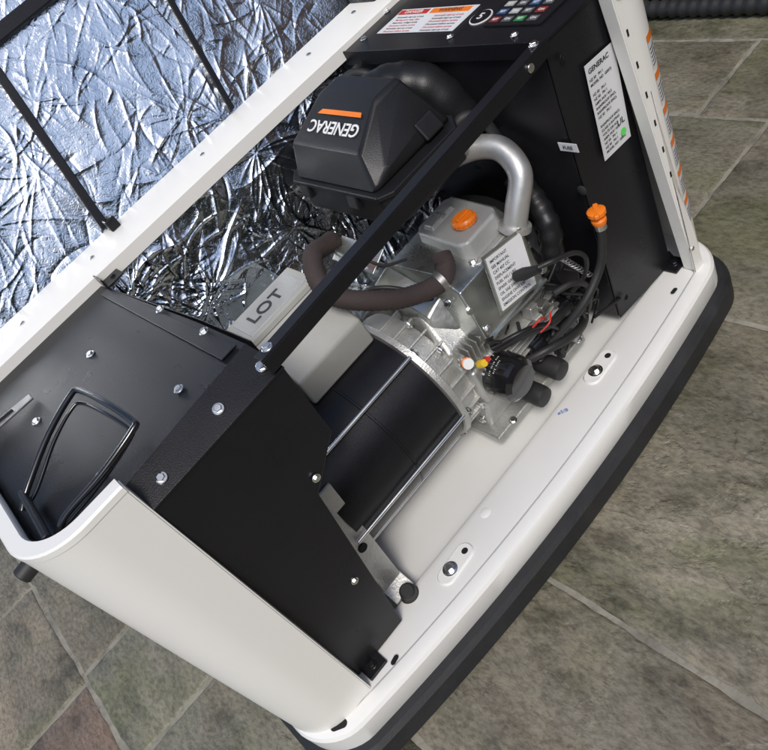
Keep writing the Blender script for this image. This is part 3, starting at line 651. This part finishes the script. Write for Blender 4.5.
# --- brick wall (right) with conduits along its base
m,nt,b=newmat('brick_wall'); tc=N(nt,'ShaderNodeTexCoord')
sx=N(nt,'ShaderNodeSeparateXYZ'); cx_=N(nt,'ShaderNodeCombineXYZ'); nt.links.new(tc.outputs['Object'],sx.inputs[0]); nt.links.new(sx.outputs[1],cx_.inputs[0]); nt.links.new(sx.outputs[2],cx_.inputs[1])
bt=N(nt,'ShaderNodeTexBrick'); nt.links.new(cx_.outputs[0],bt.inputs['Vector']); bt.inputs['Scale'].default_value=1; bt.inputs['Brick Width'].default_value=.225; bt.inputs['Row Height'].default_value=.075; bt.inputs['Mortar Size'].default_value=.005
bt.inputs['Color1'].default_value=(.16,.07,.045,1); bt.inputs['Color2'].default_value=(.10,.05,.035,1); bt.inputs['Mortar'].default_value=(.22,.20,.17,1)
nb=noise(nt,tc.outputs['Object'],20,5,.7); mb=N(nt,'ShaderNodeMixRGB',blend_type='MULTIPLY'); mb.inputs[0].default_value=.7; nt.links.new(bt.outputs['Color'],mb.inputs[1]); nt.links.new(nb.outputs['Color'],mb.inputs[2]); nt.links.new(mb.outputs[0],b.inputs['Base Color'])
bb=N(nt,'ShaderNodeBump'); bb.inputs['Strength'].default_value=.7; bb.inputs['Distance'].default_value=.006; bb.invert=True; nt.links.new(bt.outputs['Fac'],bb.inputs['Height']); nt.links.new(bb.outputs[0],b.inputs['Normal']); b.inputs['Roughness'].default_value=.85
gw=empty('brick_wall'); M['brick']=m
hull('wall_body',[P3(x,y,z) for x in(2.365,2.62) for y in(-3.5,3.3) for z in(-.03,2.3)],'brick',gw,.002)
hull('wall_plinth',[P3(x,y,z) for x in(2.340,2.355) for y in(-3.5,3.3) for z in(-.03,.10)],'rubber',gw,.004)
hull('wall_coping',[P3(x,y,z) for x in(2.32,2.66) for y in(-3.5,3.3) for z in(2.3,2.36)],'mortar',gw,.008)
cd=tube('corrugated_conduit',[(2.272,-1.6,.030),(2.275,-.9,.030),(2.265,-.2,.030),(2.272,.5,.030),(2.278,1.2,.030),(2.272,2.2,.030)],.027,'rubber',None,16,70,.0025,2)
cd2=tube('corrugated_conduit.001',[(2.314,-1.6,.065),(2.312,-.5,.068),(2.314,.3,.064),(2.312,1.2,.068),(2.314,2.2,.065)],.019,'rubber',None,14,70,.002,2)
# --- tall unseen hedge behind the camera, added as a dark reflection for the foil
def hedge(name,c,size,n,seed):
    r=np.random.default_rng(seed)
    P=r.uniform(-1,1,(n,3)); k=r.integers(0,3,n); P[np.arange(n),k]=np.sign(P[np.arange(n),k])*(1-np.abs(r.normal(0,.09,n)))
    Q=np.array(c)+P*np.array(size)/2; Q[:,2]+=.22*np.sin(P[:,0]*7)+.12*np.sin(P[:,0]*19+1); Q[:,1]+=.12*np.sin(P[:,0]*13)
    a=r.normal(0,1,(n,3));a/=np.linalg.norm(a,axis=1)[:,None];b_=np.cross(a,r.normal(0,1,(n,3)));b_/=np.linalg.norm(b_,axis=1)[:,None];s=r.uniform(.035,.075,(n,1))
    V=np.stack([Q-a*s,Q+b_*s*.45,Q+a*s,Q-b_*s*.45],1).reshape(-1,3); F=np.arange(4*n).reshape(-1,4)
    me=bpy.data.meshes.new(name); me.from_pydata(V.tolist(),[],F.tolist()); me.materials.append(M['leaf']); ob=bpy.data.objects.new(name,me); COL.objects.link(ob)
    return ob
M['leaf']=paint('reflection_hedge_leaf',(.045,.085,.025),.5,0,0,10,.5)
M['core']=paint('reflection_hedge_core',(.012,.016,.008),.9)
h=hedge('reflection_hedge',(-.5,-5.2,1.45),(8.5,1.0,3.0),30000,3)
box('reflection_hedge_core',(-.5,-5.2,1.35),(8.1,.6,2.7),'core',h,.05)

# ================================================================= LIGHT
w=bpy.data.worlds.new('World'); sc.world=w; w.use_nodes=True; nt=w.node_tree
bg=nt.nodes['Background']; sk=nt.nodes.new('ShaderNodeTexSky'); sk.sky_type='NISHITA'; sk.sun_disc=False
EL,AZ=52,205
sk.sun_elevation=math.radians(EL); sk.sun_rotation=math.radians(AZ); sk.dust_density=2.0; sk.air_density=1.0
nt.links.new(sk.outputs[0],bg.inputs[0]); bg.inputs[1].default_value=.15
sd=bpy.data.lights.new('sun','SUN'); sd.energy=2.2; sd.angle=math.radians(18); sd.color=(1,.965,.92)
so=bpy.data.objects.new('sun',sd); COL.objects.link(so)
dv=Vector((math.sin(math.radians(AZ))*math.cos(math.radians(EL)),math.cos(math.radians(AZ))*math.cos(math.radians(EL)),math.sin(math.radians(EL))))
so.rotation_euler=dv.to_track_quat('Z','Y').to_euler(); so.location=dv*10
# ================================================================= CAMERA
cam=bpy.data.cameras.new('camera'); cam.sensor_width=36; cam.lens=36*763/768; cam.clip_start=.02; cam.clip_end=1000
co_=bpy.data.objects.new('camera',cam); COL.objects.link(co_); sc.camera=co_
X=Vector((.6412,-.6205,-.4515)); Z=-Vector((.2458,.7234,-.6451))
X.normalize(); Z=(Z-X*Z.dot(X)).normalized(); Y=Z.cross(X)
co_.matrix_world=Matrix(((X.x,Y.x,Z.x,.173),(X.y,Y.y,Z.y,-.815),(X.z,Y.z,Z.z,1.334),(0,0,0,1)))
sc.view_settings.view_transform='Standard'; sc.view_settings.look='None'; sc.view_settings.exposure=0
